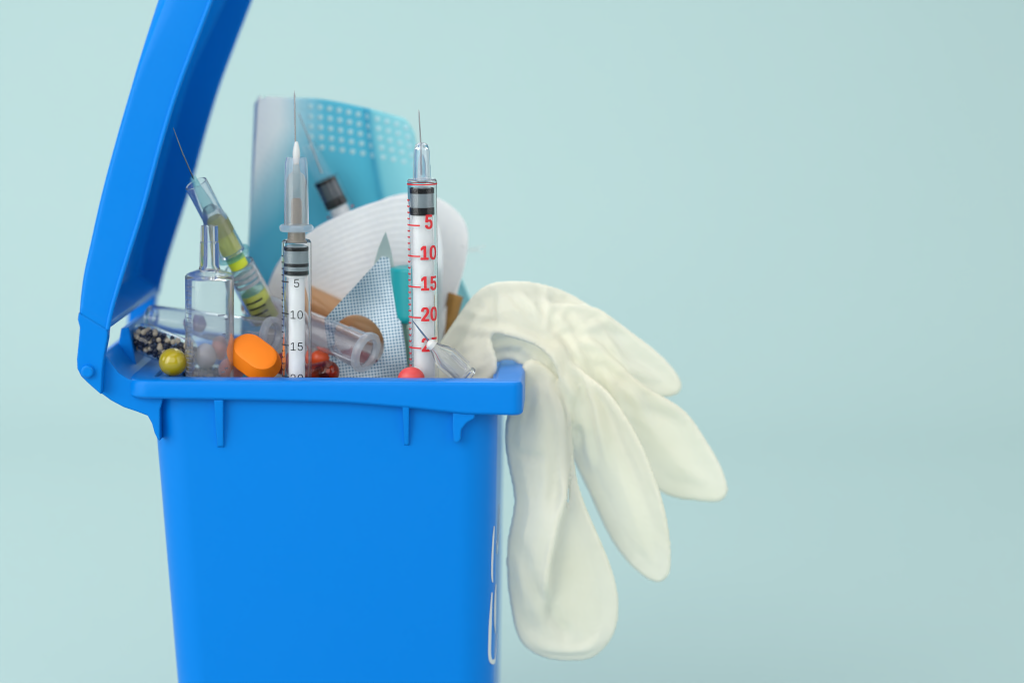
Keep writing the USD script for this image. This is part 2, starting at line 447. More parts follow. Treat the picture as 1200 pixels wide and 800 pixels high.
def loft(rings, closed=False):
    """rings: (n, 3) loops; closed joins the last to the first, otherwise the ends are capped."""
    n, k = len(rings[0]), len(rings)
    v = np.vstack(rings); f = []
    for i in range(k if closed else k - 1):
        j = (i + 1) % k
        for q in range(n):
            r = (q + 1) % n
            f.append((i * n + q, i * n + r, j * n + r, j * n + q))
    m = tm(v, f)
    if not closed:
        c = len(v)
        extra = [rings[0].mean(0), rings[-1].mean(0)]
        v = np.vstack([v, extra])
        f2 = [(a, b, d) for a, b, cc, d in f] + [(b, cc, d) for a, b, cc, d in f]
        f2 += [(c, (q + 1) % n, q) for q in range(n)] + [(c + 1, (k - 1) * n + q, (k - 1) * n + (q + 1) % n) for q in range(n)]
        m = tm(v, f2)
    if m.volume < 0: m.invert()
    return m


def fine(xs, ys, x):
    return float(np.interp(x, xs, ys))


top_l, top_r = PB(182, 490, 11), PB(583, 490, 11)
low_l, low_r = PB(208, 800, 13), PB(579, 800, 13)
zl = lambda z: low_l[0] + (top_l[0] - low_l[0]) * (z - low_l[2]) / (top_l[2] - low_l[2])
zr = lambda z: low_r[0] + (top_r[0] - low_r[0]) * (z - low_r[2]) / (top_r[2] - low_r[2])
zbt = RIMZ - 0.0015


def body_ring(z, off):
    k = z / zbt
    yf, yb = 0.0075 - 0.0045 * k, 0.0625 + 0.0045 * k
    r = 0.0085 - off
    b = ring(zl(z) + off, zr(z) - off, yf + off, yb - off, r, r, 12)
    out = []
    for i in range(len(b)):                                     # the long walls bulge slightly
        n = 14 if i in (11, 35) else (8 if i in (23, 47) else 1)
        out += [b[i] + (b[(i + 1) % len(b)] - b[i]) * q / n for q in range(n)]
    b = np.array(out)
    c = (b[:, 0] - (zl(z) + zr(z)) / 2) / ((zr(z) - zl(z)) / 2)
    b[:, 1] += np.where(b[:, 1] < (yf + yb) / 2, -1, 1) * 0.0011 * (1 - c ** 2)
    return np.column_stack([b, np.full(len(b), z)])


zs = np.linspace(0.0, zbt, 14)
rings = [body_ring(max(z, 0.0012 * 0), 0.0) for z in zs]
rings[0] = body_ring(0.0, 0.001); rings.insert(1, body_ring(0.001, 0.0))
inner = [body_ring(z, 0.0014) for z in np.linspace(zbt, 0.0016, 8)]
part("body", rot(loft(rings + inner)), "blue_plastic", bin_)

rx0, rx1 = PB(148, 455, 4)[0], PB(613, 455, 3)[0]
zb_at = lambda x: float(np.interp(x, [PB(u, 470, 0)[0] for u in (150, 300, 400, 480, 545, 613)], [PB(400, v, 0)[2] for v in (468, 470, 472, 478, 485, 486)]))


def rim_ring(off, top, dz=0.0):
    b = ring(rx0 + off, rx1 - off, 0.0 + off, 0.070 - off, max(0.006 - off, 0.0006), max(0.0026 - off, 0.0006), 10)
    # more points along the long sides, so that the lower edge can bend
    pts = []
    for i in range(len(b)):
        a, c = b[i], b[(i + 1) % len(b)]
        m = max(1, int(np.linalg.norm(c - a) / 0.003)) if False else (24 if i in (9, 29) else (8 if i in (19, 39) else 1))
        pts += [a + (c - a) * t / m for t in range(m)]
    pts = np.array(pts)
    z = np.array([(RIMZ if top else zb_at(p[0])) + dz for p in pts])
    return np.column_stack([pts, z])


rim = loft([rim_ring(0.0005, False), rim_ring(0.0, False, 0.0005), rim_ring(0.0, True, -0.0012), rim_ring(0.0004, True, -0.0004), rim_ring(0.0012, True, 0.0), rim_ring(0.0062, True, -0.0002), rim_ring(0.0066, True, -0.0008), rim_ring(0.0066, True, -0.0030),
            rim_ring(0.0020, True, -0.0030), rim_ring(0.0018, False, 0.0)], closed=True)
part("rim", rot(rim), "blue_plastic", bin_)

for u, v0, v1, w, deep in ((257, 470, 526, 11, 3.6), (476, 477, 524, 8, 3.6)):
    a, c = PB(u, v0, 1.5), PB(u, v1, 2.5)
    pl = Polygon([(0.0003, a[2] + 0.0005), (0.0065, a[2] + 0.0005), (0.0065, c[2]), (0.0034, c[2]), (0.0022, c[2] + 0.0008), (0.0010, c[2] + 0.006)])
    m = trimesh.creation.extrude_polygon(pl, w * S, engine="earcut")
    vv = np.array(m.vertices)
    k = np.clip((vv[:, 1] - c[2]) / (a[2] - c[2]), 0, 1)
    m = trimesh.Trimesh(np.stack([a[0] + (vv[:, 2] - w * S / 2) * (0.65 + 0.35 * k), vv[:, 0], vv[:, 1]], 1), m.faces, process=False)
    if m.volume < 0: m.invert()
    part("rib", rot(m), "blue_plastic", bin_, smooth=30)
hook = [PB(u, v, 2)[[0, 2]] for u, v in ((531, 482), (557, 484), (556, 489), (547, 494), (541, 502), (540, 514), (536, 518), (532, 516), (531, 500))]
part("rib", rot(prism_xz(Polygon(hook), 0.0007, 0.0062)), "blue_plastic", bin_, label="short hooked rib under the right end of the rim")

# the hinge plate that flares out to the left under the lid
pl = [PB(u, v, 2)[[0, 2]] for u, v in ((119, 417), (121, 415), (125, 418), (131, 427), (139, 437), (150, 444), (165, 447.5), (192, 447.5), (190, 470), (187, 480), (187, 516), (185, 515), (181, 507), (178, 496), (173, 487), (160, 482), (145, 477), (130, 469), (119, 461))]
part("hinge_bracket", rot(prism_xz(Polygon(pl), 0.0022, 0.0665)), "blue_plastic", bin_, smooth=40)
pl = [PB(u, v, 20)[[0, 2]] for u, v in ((142, 385), (151, 383), (155, 404), (160, 430), (140, 432), (138, 408))]
part("hinge_block", rot(prism_xz(Polygon(pl), 0.020, 0.050)), "blue_plastic", bin_)

# the lid: a deep tray standing open, leaning over the bin
outer = [(93, 366), (94, 350), (97, 325), (106, 282), (118, 229), (137, 158), (156, 92), (168, 48), (181, 2), (192, -30), (208, -58), (232, -74), (262, -80)]
ridge = [(127, 386), (131, 365), (143.5, 322), (155.5, 284), (170, 238), (187, 175), (205, 115), (226, 58), (248, 0), (258, -30), (266, -56), (270, -70), (272, -78)]
bev = [1.2, 1.4, 1.6, 1.8, 1.8, 1.8, 2.0, 3.6, 5.8, 6.0, 5.0, 2.5, 0.6]
ya, yb_ = -0.0008, 0.0705
rings = []
for (ou, ov), (ru, rv), b in zip(outer, ridge, bev):
    O, R = PB(ou, ov, 0)[[0, 2]], PB(ru, rv, 0)[[0, 2]]
    e = (R - O); L = np.linalg.norm(e); e = e / L
    b = min(b / 1000, L * 0.75); t = 0.0013
    pt = lambda h, y: (O[0] + e[0] * h, y, O[1] + e[1] * h)
    ib = min(b, L - t - 0.001)
    rings.append(np.array([pt(L, ya), pt(b, ya), pt(b * 0.45, ya + b * 0.12), pt(b * 0.12, ya + b * 0.45), pt(0, ya + b), pt(0, yb_ - b), pt(b * 0.12, yb_ - b * 0.45), pt(b * 0.45, yb_ - b * 0.12), pt(b, yb_), pt(L, yb_),
                           pt(L, yb_ - t), pt(t + ib, yb_ - t), pt(t, yb_ - b - t), pt(t, ya + b + t), pt(t + ib, ya + t), pt(L, ya + t)]))


def smooth_rings(rs, per=4):
    rs = np.array(rs); n = len(rs)
    from scipy.interpolate import PchipInterpolator
    x = np.linspace(0, n - 1, (n - 1) * per + 1)
    return list(PchipInterpolator(np.arange(n), rs, axis=0)(x))


lid = loft(smooth_rings(rings, 4))
endw = prism_xz(Polygon([PB(u, v, 0)[[0, 2]] for u, v in ((94, 366), (127, 385), (128.5, 378), (95, 358))]), ya + 0.0002, yb_ - 0.0002)
lidp = part("lid", rot(cat(lid, endw)), "blue_plastic", bin_, smooth=28)
arm = Polygon([PB(u, v, 0)[[0, 2]] for u, v in ((93, 366), (127, 386), (126.5, 396), (123, 414), (120.5, 432), (119, 461), (112, 455), (103, 447), (96, 440), (91.5, 431), (91, 420), (93, 400), (94.5, 383), (92, 374))])
arm = arm.buffer(0.0004).buffer(-0.0004)
for y0, y1 in ((-0.0008, 0.0021), (0.0668, 0.0705)):
    part("hinge_arm", rot(prism_xz(arm, y0, y1)), "blue_plastic", lidp, smooth=40)
for yy in (ya, yb_):
    part("lid_edge", rot(rods([[PB(u, v, 0)[0], yy, PB(u, v, 0)[2]] for u, v in smooth_rings([np.array(r, float) for r in ridge], 4)], 0.00055, 12)), "blue_plastic", lidp)
h = PB(104, 434, 0)
pin = solid([(0.0012, -0.0022), (0.0015, -0.0019), (0.0015, 0.0708), (0.0012, 0.0711)], 24)
part("hinge_pin", rot(moved(pin, np.array([[1, 0, 0, h[0]], [0, 0, 1, 0], [0, -1, 0, h[2]], [0, 0, 0, 1]], float))), "blue_plastic", lidp)


# white printed mark on the right-hand face, seen at a grazing angle
def on_body(arcpos, z):
    """Point just proud of the body's outer face; arcpos in mm round the front right corner, 0 where the corner begins."""
    r = 0.0085; k = z / zbt; yf = 0.0075 - 0.0045 * k; a = arcpos / 1000
    off = 0.00012
    if a < r * math.pi / 2:
        t = -math.pi / 2 + a / r
        return np.array([zr(z) - r + (r + off) * math.cos(t), yf + r + (r + off) * math.sin(t), z])
    return np.array([zr(z) + off, yf + r + (a - r * math.pi / 2), z])


def stroke(pts, w):
    """A painted stroke along (arcpos, photograph row) points, w mm wide, laid on the body."""
    p = np.array([(a, PB(578, v, 8)[2] * 1000) for a, v in pts])
    t = np.linspace(0, 1, 40); s = np.linspace(0, 1, len(p))
    from scipy.interpolate import make_interp_spline
    q = make_interp_spline(s, p, k=min(3, len(p) - 1))(t)
    d = np.gradient(q, axis=0); d /= np.linalg.norm(d, axis=1, keepdims=True); nrm = np.column_stack([-d[:, 1], d[:, 0]])
    ww = np.array([w * min(1, 0.35 + 3 * min(x, 1 - x)) for x in t])
    G = np.array([[on_body(*(q[i] + nrm[i] * ww[i] * k) * np.array([1, 0.001])) for k in np.linspace(-0.5, 0.5, 5)] for i in range(len(q))])
    return sheet(G, 0.00016)


mk = cat(stroke([(10.4, 618), (9.8, 640), (9.5, 668), (10.0, 684)], 0.7), stroke([(9.6, 696), (9.0, 730), (8.8, 760), (9.8, 778), (15, 778), (22, 760)], 1.1), stroke([(13, 690), (12.2, 720), (13, 748)], 2.0),
         stroke([(14, 640), (20, 655), (27, 640), (30, 612)], 2.0))
part("printed_mark", rot(mk), "white_print", bin_, label="white printed mark on the right face, seen almost edge on")


# crumpled tissue that fills the bin below the pills
xs, ys = np.linspace(PB(215, 480, 36)[0], PB(575, 480, 36)[0], 60), np.linspace(0.011, 0.060, 40)
X, Y = np.meshgrid(xs, ys, indexing="ij")
nz = meshkit.fbm(np.stack([X * 110, Y * 110, X * 0 + 3], -1), 4, 3)
Z = RIMZ - 0.0135 + 0.006 * np.abs(nz - 0.5) * 2 + 0.0005
single("tissue", rot(sheet(np.stack([X, Y, Z], -1), 0.0006)), "tissue_paper", "crumpled white tissue inside the blue bin, under the pills", "tissue", smooth=True)


# ------------------------------------------------------------------ syringes
def syringe_parts(t, T, mesh_list):
    for name, mesh, mat, kw in mesh_list:
        part(name, moved(mesh, T), mat, t, **kw)


def shell(r, z0, z1, t=0.0005, lip=0.0):
    """Open tube."""
    b = min(0.00015, t * 0.3)
    return lathe([(r - b, z0), (r, z0 + b), (r, z1 - b), (r - b, z1), (r - t + b, z1), (r - t, z1 - b), (r - t, z0 + b), (r - t + b, z0)])


mm = 0.001

# -- syringe with the black scale, standing near the middle
yA = 11.0
s = scale_at(yA)
base = P(348.5, 700, yA); head = P(347.5, 283, yA)
TA = frame(base, head); LA = np.linalg.norm(head - base)
zA = lambda v: (LA - (v - 283) * s / math.cos(PITCH) * 1.0)   # height along the axis of photograph row v
rA = 17.3 * s
t = thing("syringe", base, "upright clear syringe with black numerals, thin needle and a wide clear collar", "syringe")
part("barrel", moved(shell(rA, 0, LA, 0.00055), TA), "clear_plastic", t)
part("barrel_shoulder", moved(lathe([(rA - 0.0001, LA + 0.00005), (rA - 0.0004, LA + 0.0004), (10.5 * s, LA + 0.0007), (10.2 * s, LA + 0.0024), (9.0 * s, LA + 0.0024), (9 * s, LA + 0.0001)]), TA), "clear_plastic", t)
part("plunger", moved(solid([(9.5 * s, 0.0), (9.5 * s, zA(324)), (13 * s, zA(323.5)), (13 * s, zA(322))]), TA), "white_plunger", t)
part("stopper", moved(solid([(14.0 * s, zA(321)), (14.1 * s, zA(290)), (10 * s, zA(287))]), TA), "grey_rubber", t)
for v, w in ((291, 4.6), (309.5, 4.0), (318.5, 4.6)):
    r0 = rA - 0.00058
    part("stopper_ring", moved(lathe([(14 * s, zA(v + w / 2)), (r0, zA(v + w / 2) + 0.0001), (r0, zA(v - w / 2) - 0.0001), (14 * s, zA(v - w / 2))]), TA), "black_rubber", t)
for k, (v, txt) in enumerate(((329.5, "5"), (366, "10"), (403, "15"), (440, "20"), (477, "25"))):
    tx = meshkit.text_mesh(txt, 9.6 * s, 0.00004)
    part("numeral", moved(wrap(tx, rA + 0.00003, -90, zA(v)), TA), "dark_ink", t, smooth=False)
ticks = []
for k in range(34):
    v = 299 + k * 7.36
    long_ = (k - 4) % 5 == 0
    ticks.append(band(rA + 0.00002, -172, -153 if not long_ else -122, zA(v) - 0.7 * s, zA(v) + 0.7 * s))
part("scale_marks", moved(cat(*ticks), TA), "dark_ink", t, smooth=False, kind="stuff")
# the cap end: neck, flange, clear guard, hub and needle
part("neck", moved(lathe([(6 * s, zA(283)), (10.0 * s, zA(283) + 0.00005), (9.6 * s, zA(272)), (6 * s, zA(272))]), TA), "brown_bung", t)
part("collar_flange", moved(lathe([(8 * s, zA(271.5)), (18.5 * s, zA(271)), (19.8 * s, zA(268.5)), (19.8 * s, zA(265.5)), (18.0 * s, zA(263.5)), (8 * s, zA(263))]), TA), "milky_plastic", t)
part("inner_hub", moved(solid([(12.6 * s, zA(263)), (12.4 * s, zA(228)), (11.4 * s, zA(213)), (9 * s, zA(206)), (4.5 * s, zA(202.5)), (3.0 * s, zA(190))]), TA), "cream_clear", t)
part("bung", moved(solid([(6.5 * s, zA(262)), (6.4 * s, zA(237)), (4.5 * s, zA(233))]), TA), "brown_bung", t)
part("guard", moved(lathe([(14.4 * s, zA(263)), (14.0 * s, zA(212)), (13.2 * s, zA(192)), (11.8 * s, zA(186)), (10.8 * s, zA(186)), (12.3 * s, zA(193)), (13.1 * s, zA(212)), (13.4 * s, zA(263))]), TA), "clear_guard", t)
part("needle_hub", moved(solid([(3.0 * s, zA(194)), (4.0 * s, zA(188)), (4.5 * s, zA(182)), (3.8 * s, zA(176)), (2.4 * s, zA(170)), (1.6 * s, zA(168))]), TA), "white_hub", t)
part("needle", rods([P(346.2, 170, yA), P(345.6, 140, yA), P(345.2, 112, yA - 0.2), P(345.0, 106, yA - 0.2)], [0.95 * s, 0.95 * s, 0.9 * s, 0.1 * s], 12), "steel", t)

# -- syringe with the red scale, right of it
yB = 16.0
s = scale_at(yB)
base = P(500.5, 700, yB); head = P(494.5, 211, yB)
TB = frame(base, head); LB = np.linalg.norm(head - base)
zB = lambda v: (LB - (v - 211) * s / math.cos(PITCH))
rB = 17.2 * s
t = thing("syringe", base, "upright clear syringe with red numerals and a red scale down its left side", "syringe")
part("barrel", moved(shell(rB, 0, LB, 0.00055), TB), "clear_plastic", t)
part("barrel_shoulder", moved(lathe([(rB - 0.0001, LB + 0.00003), (rB - 0.0003, LB + 0.0003), (9.5 * s, LB + 0.0003), (9.5 * s, LB + 0.00003)]), TB), "clear_guard", t)
part("plunger", moved(solid([(12.4 * s, 0.0), (12.4 * s, zB(251.5)), (11 * s, zB(250.5))]), TB), "white_plunger", t)
part("stopper", moved(solid([(13.6 * s, zB(250)), (13.8 * s, zB(222)), (9 * s, zB(219))]), TB), "grey_rubber", t)
r0 = rB - 0.00058
for v, w in ((223, 6.5), (246.5, 9.0)):
    part("stopper_ring", moved(lathe([(13.5 * s, zB(v + w / 2)), (r0, zB(v + w / 2) + 0.0001), (r0, zB(v - w / 2) - 0.0001), (13.5 * s, zB(v - w / 2))]), TB), "black_rubber", t)
part("red_ring", moved(band(rB + 0.00003, -180, 180, zB(216), zB(214.6)), TB), "red_ink", t)
for k, (v, txt) in enumerate(((258.5, "5"), (294, "10"), (329.5, "15"), (365, "20"), (400.5, "25"))):
    tx = meshkit.text_mesh(txt, 15.6 * s, 0.00004, bold=True)
    if txt.startswith("1"):
        x0, _, _ = tx.bounds[0]
        bx = trimesh.creation.box((8.0 * s, 2.4 * s, 0.00004)); bx.apply_translation((x0 + 4.6 * s, 1.2 * s, 0.00002)); tx = cat(tx, bx)
    tx.apply_scale((0.92, 1, 1))
    tx2 = tx.copy(); tx2.apply_translation((0.9 * s, 0, 0.00001)); tx = cat(tx, tx2); tx.apply_scale((0.9, 1, 1))
    part("numeral", moved(wrap(tx, rB + 0.00003, -64, zB(v - 0.5)), TB), "red_ink", t, smooth=False)
ticks = []
for k in range(-4, 36):
    v = 262 + k * 7.1
    ticks.append(band(rB + 0.00002, -176, -150 if k % 5 else -100, zB(v) - 0.85 * s, zB(v) + 0.85 * s))
part("scale_marks", moved(cat(*ticks), TB), "red_ink", t, smooth=False, kind="stuff")
part("needle_hub", moved(lathe([(4 * s, zB(213)), (10.6 * s, zB(213)), (10.2 * s, zB(195)), (9.8 * s, zB(193)), (9.4 * s, zB(178)), (7.5 * s, zB(170.5)), (3.0 * s, zB(168)), (3.0 * s, zB(172)), (6.6 * s, zB(176)), (7.6 * s, zB(195)), (7.6 * s, zB(211))]), TB), "clear_guard", t)
part("hub_core", moved(solid([(5.5 * s, zB(212)), (4.5 * s, zB(192)), (2.2 * s, zB(182))]), TB), "clear_guard", t)
part("needle", rods([P(494, 205, yB), P(493.2, 170, yB), P(492.0, 150, yB - 0.2), P(491.0, 132, yB - 0.4), P(490.7, 128, yB - 0.4)], [0.9 * s, 0.9 * s, 0.9 * s, 0.8 * s, 0.1 * s], 12), "steel", t)

# -- tilted syringe behind, before the mask
yC = 50.0
s = scale_at(yC)
base = P(470, 396, yC - 1); head = P(380, 209, yC)
TC = frame(base, head); LC = np.linalg.norm(head - base)
rC = 16.5 * s
t = thing("syringe", base, "tilted syringe with black stopper behind the white gauze, before the blue mask", "syringe")
part("barrel", moved(shell(rC, 0, LC, 0.0006), TC), "clear_plastic", t)
part("plunger", moved(solid([(11 * s, 0.0), (11 * s, LC - 37 * s)]), TC), "white_plunger", t)
part("stopper", moved(solid([(13.5 * s, LC - 36 * s), (13.5 * s, LC - 4 * s), (10 * s, LC - 2.5 * s)]), TC), "dark_grey_rubber", t)
for a, w in ((4.5, 5), (31, 10)):
    part("stopper_ring", moved(lathe([(13.5 * s, LC - (a + w / 2) * s), (rC - 0.00062, LC - (a + w / 2) * s), (rC - 0.00062, LC - (a - w / 2) * s), (13.5 * s, LC - (a - w / 2) * s)]), TC), "black_rubber", t)
part("needle_hub", moved(lathe([(11.5 * s, LC), (11 * s, LC + 14 * s), (9.5 * s, LC + 30 * s), (7.5 * s, LC + 44 * s), (5.5 * s, LC + 44 * s), (7.5 * s, LC + 30 * s), (9 * s, LC + 14 * s), (9 * s, LC)]), TC), "clear_plastic", t)
part("needle", rods([P(377, 203, yC), P(364, 168, yC), P(350, 133, yC)], [1.0 * s, 1.0 * s, 0.5 * s], 10), "steel", t)
ticks = [band(rC + 0.00002, -175, -150, LC - (44 + k * 7) * s, LC - (42 + k * 7) * s) for k in range(5)] + [band(rC + 0.00002, -30, -5, LC - (44 + k * 7) * s, LC - (42 + k * 7) * s) for k in range(5)]
part("scale_marks", moved(cat(*ticks), TC), "red_ink", t, smooth=False, kind="stuff")

# -- greenish syringe leaning against the open lid
p_tip, p_hub, p_mid, p_end = P(203, 150, 13), P(226, 208, 20), P(243, 246, 24), P(312, 372, 34)
TD = frame(p_end, P(226, 208, 22)); LD = np.linalg.norm(P(226, 208, 22) - p_end)
s = scale_at(26)
t = thing("syringe", p_end, "leaning syringe with teal needle hub and yellow liquid, pointing at the open lid", "syringe")
f = lambda q: LD - q * s
part("needle", rods([moved(trimesh.Trimesh([(0, 0, f(2)), (0, 0, f(1))], []), TD).vertices[0], P(214, 180, 16), p_tip], [0.9 * s, 0.9 * s, 0.4 * s], 10), "steel", t)
part("needle_hub", moved(solid([(7.5 * s, f(46)), (6.5 * s, f(30)), (4.2 * s, f(14)), (3.6 * s, f(0)), (2.0 * s, f(-2))]), TD), "teal_clear", t)
part("guard", moved(shell(13.5 * s, f(78), f(8), 0.0004), TD), "clear_guard", t)
part("needle_collar", moved(lathe([(8 * s, f(104)), (15.5 * s, f(104)), (15 * s, f(58)), (11 * s, f(46)), (6.5 * s, f(40)), (6 * s, f(44)), (10 * s, f(50)), (13 * s, f(60)), (13.5 * s, f(102)), (8 * s, f(102))]), TD), "clear_guard", t)
part("liquid", moved(solid([(12.6 * s, f(101)), (12.4 * s, f(64)), (9 * s, f(55))]), TD), "yellow_clear", t)
part("collar_flange", moved(lathe([(9 * s, f(109)), (20 * s, f(109)), (20 * s, f(104.5)), (9 * s, f(104.5))]), TD), "teal_clear", t)
part("liquid", moved(solid([(11 * s, f(123)), (11 * s, f(110))]), TD), "green_liquid", t)
part("barrel", moved(shell(18.5 * s, 0, f(121), 0.0005), TD), "clear_guard", t)
part("stopper", moved(solid([(15 * s, f(158)), (15 * s, f(130)), (11 * s, f(124))]), TD), "teal_clear", t)
for a in (131, 138, 145):
    part("stopper_ring", moved(lathe([(14.8 * s, f(a + 2)), (15.8 * s, f(a + 2)), (15.8 * s, f(a - 2)), (14.8 * s, f(a - 2))]), TD), "white_hub", t)
part("plunger", moved(solid([(15.5 * s, 0), (15.5 * s, f(158.5))]), TD), "green_liquid", t)
ticks = [band(18.6 * s, -135, -70, f(166 + k * 8), f(164 + k * 8)) for k in range(4)]
part("scale_marks", moved(cat(*ticks), TD), "dark_ink", t, smooth=False, kind="stuff")

# -- empty clear barrel standing nozzle up at the left
yE = 14.0
s = scale_at(yE)
base = P(246, 560, yE); head = P(245.5, 321, yE)
TE = frame(base, head); LE = np.linalg.norm(head - base)
rE = 28.5 * s
t = thing("syringe_barrel", base, "empty wide clear syringe barrel standing nozzle up beside the open lid", "syringe barrel")
zE = lambda v: LE - (v - 321) * s / math.cos(PITCH)
part("barrel", moved(lathe([(rE, 0), (rE, LE - 0.0006), (rE - 0.0004, LE), (rE - 0.0012, LE + 0.0004), (12.5 * s, LE + 0.0012), (11.6 * s, LE + 0.0020), (11.3 * s, zE(285)), (10.4 * s, zE(284)), (10.2 * s, zE(266.5)), (9.6 * s, zE(265)),
                            (5.2 * s, zE(265)), (4.8 * s, zE(267)), (5.0 * s, zE(310)), (9 * s, LE + 0.0003), (rE - 0.0014, LE - 0.0005), (rE - 0.00075, LE - 0.0012), (rE - 0.00075, 0)], 72), TE), "clear_barrel", t)
ticks = []
for k in range(24):
    v = 334 + k * 5.2
    ticks.append(band(rE + 0.00002, -158, -136 if k % 5 else -126, zE(v) - 0.35 * s, zE(v) + 0.45 * s))
for k, (v, ph) in enumerate(((366, -62), (371, -52), (366, -70), (388, -58), (393, -50), (432, -62), (428, -52))):
    ticks.append(band(rE + 0.00002, ph, ph + 9, zE(v) - 0.8 * s, zE(v) + 0.8 * s))
part("scale_marks", moved(cat(*ticks), TE), "grey_ink", t, smooth=False, kind="stuff")


# ------------------------------------------------------------------ clear needle caps lying across
def needle_cap(a, b, r0, r1, label, plug=None):
    """Closed at a (radius r0), open with a collar at b (radius r1)."""
    t = thing("needle_sheath", a, label, "needle sheath", None)
    T = frame(a, b); L = np.linalg.norm(b - a); w = 0.0005
    part("tube", moved(lathe([(0.0, 0), (r0 * 0.75, 0.0001), (r0 * 0.95, 0.0006), (r0, 0.0014), (r1 * 0.92, L * 0.70), (r1 * 0.92, L * 0.80), (r1 * 0.98, L * 0.81), (r1, L - 0.0018), (r1 - w, L - 0.0018), (r1 * 0.92 - w, L * 0.72), (r0 - w, 0.0016), (0.0, 0.001)], closed=False), T), "clear_guard", t)
    part("collar", moved(lathe([(r1 - w * 0.8, L - 0.0017), (r1 * 1.10, L - 0.0017), (r1 * 1.14, L - 0.0012), (r1 * 1.14, L - 0.0003), (r1 * 1.08, L), (r1 * 0.82, L), (r1 * 0.78, L - 0.0004), (r1 * 0.78, L - 0.0012)]), T), "milky_plastic", t)
    for k in range(8):
        q = k / 8 * 2 * math.pi
        bx = trimesh.creation.box((0.0004, 0.00035, L * 0.17)); bx.apply_translation((r1 * 0.93 + 0.0002, 0, L * 0.885))
        bx.apply_transform(trimesh.transformations.rotation_matrix(q, (0, 0, 1)))
        part("ridge", moved(bx, T), "clear_guard", t)
    if plug:
        part("plug", moved(solid([(r0 * 0.3, L * plug[0]), (r0 * 0.66, L * plug[0] + 0.001), (r0 * 0.7, L * plug[1]), (r0 * 0.3, L * plug[1] + 0.0012)]), T), "purple_plug", t)
    return T, L


needle_cap(P(174, 371, 38), P(321, 393, 23), 14.5 * scale_at(38), 19.0 * scale_at(23), "clear needle sheath lying behind the wide empty barrel, violet plug inside", (0.30, 0.42))
needle_cap(P(290, 352, 36), P(432, 414, 17.5), 16.5 * scale_at(36), 21.5 * scale_at(18), "clear needle sheath poking through the hole of the silver foil pack")

# amber ampoule behind the foil
a, b = P(352, 346, 44), P(462, 398, 40)
T = frame(a, b); L = np.linalg.norm(b - a); s = scale_at(42)
t = thing("ampoule", a, "amber glass ampoule lying behind the silver foil pack", "ampoule")
part("glass_body", moved(lathe([(0, 0), (12 * s, 0), (15 * s, 2.5 * s), (16 * s, 8 * s), (16 * s, L * 0.75), (13 * s, L * 0.84), (9 * s, L * 0.9), (9 * s, L), (0, L), (0, L - 2 * s), (7 * s, L - 2 * s), (7 * s, L * 0.9), (14 * s, L * 0.74), (14 * s, 8 * s), (10 * s, 3 * s), (0, 3 * s)], closed=False), T), "amber_clear", t)
part("liquid", moved(solid([(9 * s, 4 * s), (13.4 * s, 9 * s), (13.4 * s, L * 0.6)]), T), "amber_clear", t)

# ------------------------------------------------------------------ silver foil pack with a burst hole
t = thing("blister_pack", P(430, 445, 26), "silver foil blister pack with fine blue mesh print and a burst hole", "blister pack")
pts = [(448, 300), (380, 374), (389, 450), (400, 470), (482, 470), (474, 400), (462, 330), (456, 302)]
hole = affinity.rotate(affinity.scale(Point(421, 399).buffer(1, 24), 27, 32), -38)
poly = Polygon(pts).difference(hole)
m2 = trimesh.creation.extrude_polygon(poly, 0.5, engine="earcut")
v, fcs = trimesh.remesh.subdivide_to_size(m2.vertices, m2.faces, 6.0, max_iter=20)


def foil_y(u, v_):
    return 25.5 + (u - 430) * 0.045 + 1.6 * math.sin((u + v_ * 0.6) / 24) + 0.4 * math.sin((u * 0.7 - v_) / 12.0) - (v_ - 400) * 0.02


W = np.array([P(x, y, foil_y(x, y) + (0.22 if z > 0.25 else 0.0)) for x, y, z in v])
fm = trimesh.Trimesh(W, fcs, process=False)
if fm.volume < 0: fm.invert()
part("foil", fm, "foil", t, smooth=True, uv=v[:, :2] / 10.0)
pts = [(452, 271), (443, 292), (436, 318), (446, 330), (470, 420), (479, 440), (472, 380), (464, 322), (458, 292)]
m2 = trimesh.creation.extrude_polygon(Polygon(pts), 0.5, engine="earcut")
v, fcs = trimesh.remesh.subdivide_to_size(m2.vertices, m2.faces, 6.0, max_iter=20)
W = np.array([P(x, y, foil_y(x, y) + 1.0 + 0.03 * (y - 330 if y < 330 else 0) + (0.3 if z > 0.25 else 0.0)) for x, y, z in v])
fm = trimesh.Trimesh(W, fcs, process=False)
if fm.volume < 0: fm.invert()
part("bent_backing", fm, "foil_back", t, smooth=True, label="grey bent corner standing up behind the foil")

# small vial with a teal cap, half behind the red-scaled syringe
yV = 31.0
s = scale_at(yV)
a, b = P(488, 470, yV), P(483, 345, yV)
T = frame(a, b); L = np.linalg.norm(b - a)
t = thing("vial", a, "small pale green glass vial with teal cap behind the red-scaled syringe", "vial")
part("glass_body", moved(lathe([(0, 0), (18 * s, 0), (20 * s, 2 * s), (20 * s, L - 42 * s), (17 * s, L - 34 * s), (17 * s, L - 20 * s), (14 * s, L - 20 * s), (14 * s, L - 34 * s), (18 * s, L - 44 * s), (18 * s, 3 * s), (0, 3 * s)], closed=False), T), "pale_green_glass", t)
part("cap", moved(solid(arc(15 * s, L - 23 * s, 10 * s, -90, 0, 8) + arc(21 * s, L + 29 * s, 4 * s, 0, 90, 6)), T), "teal_cap", t)

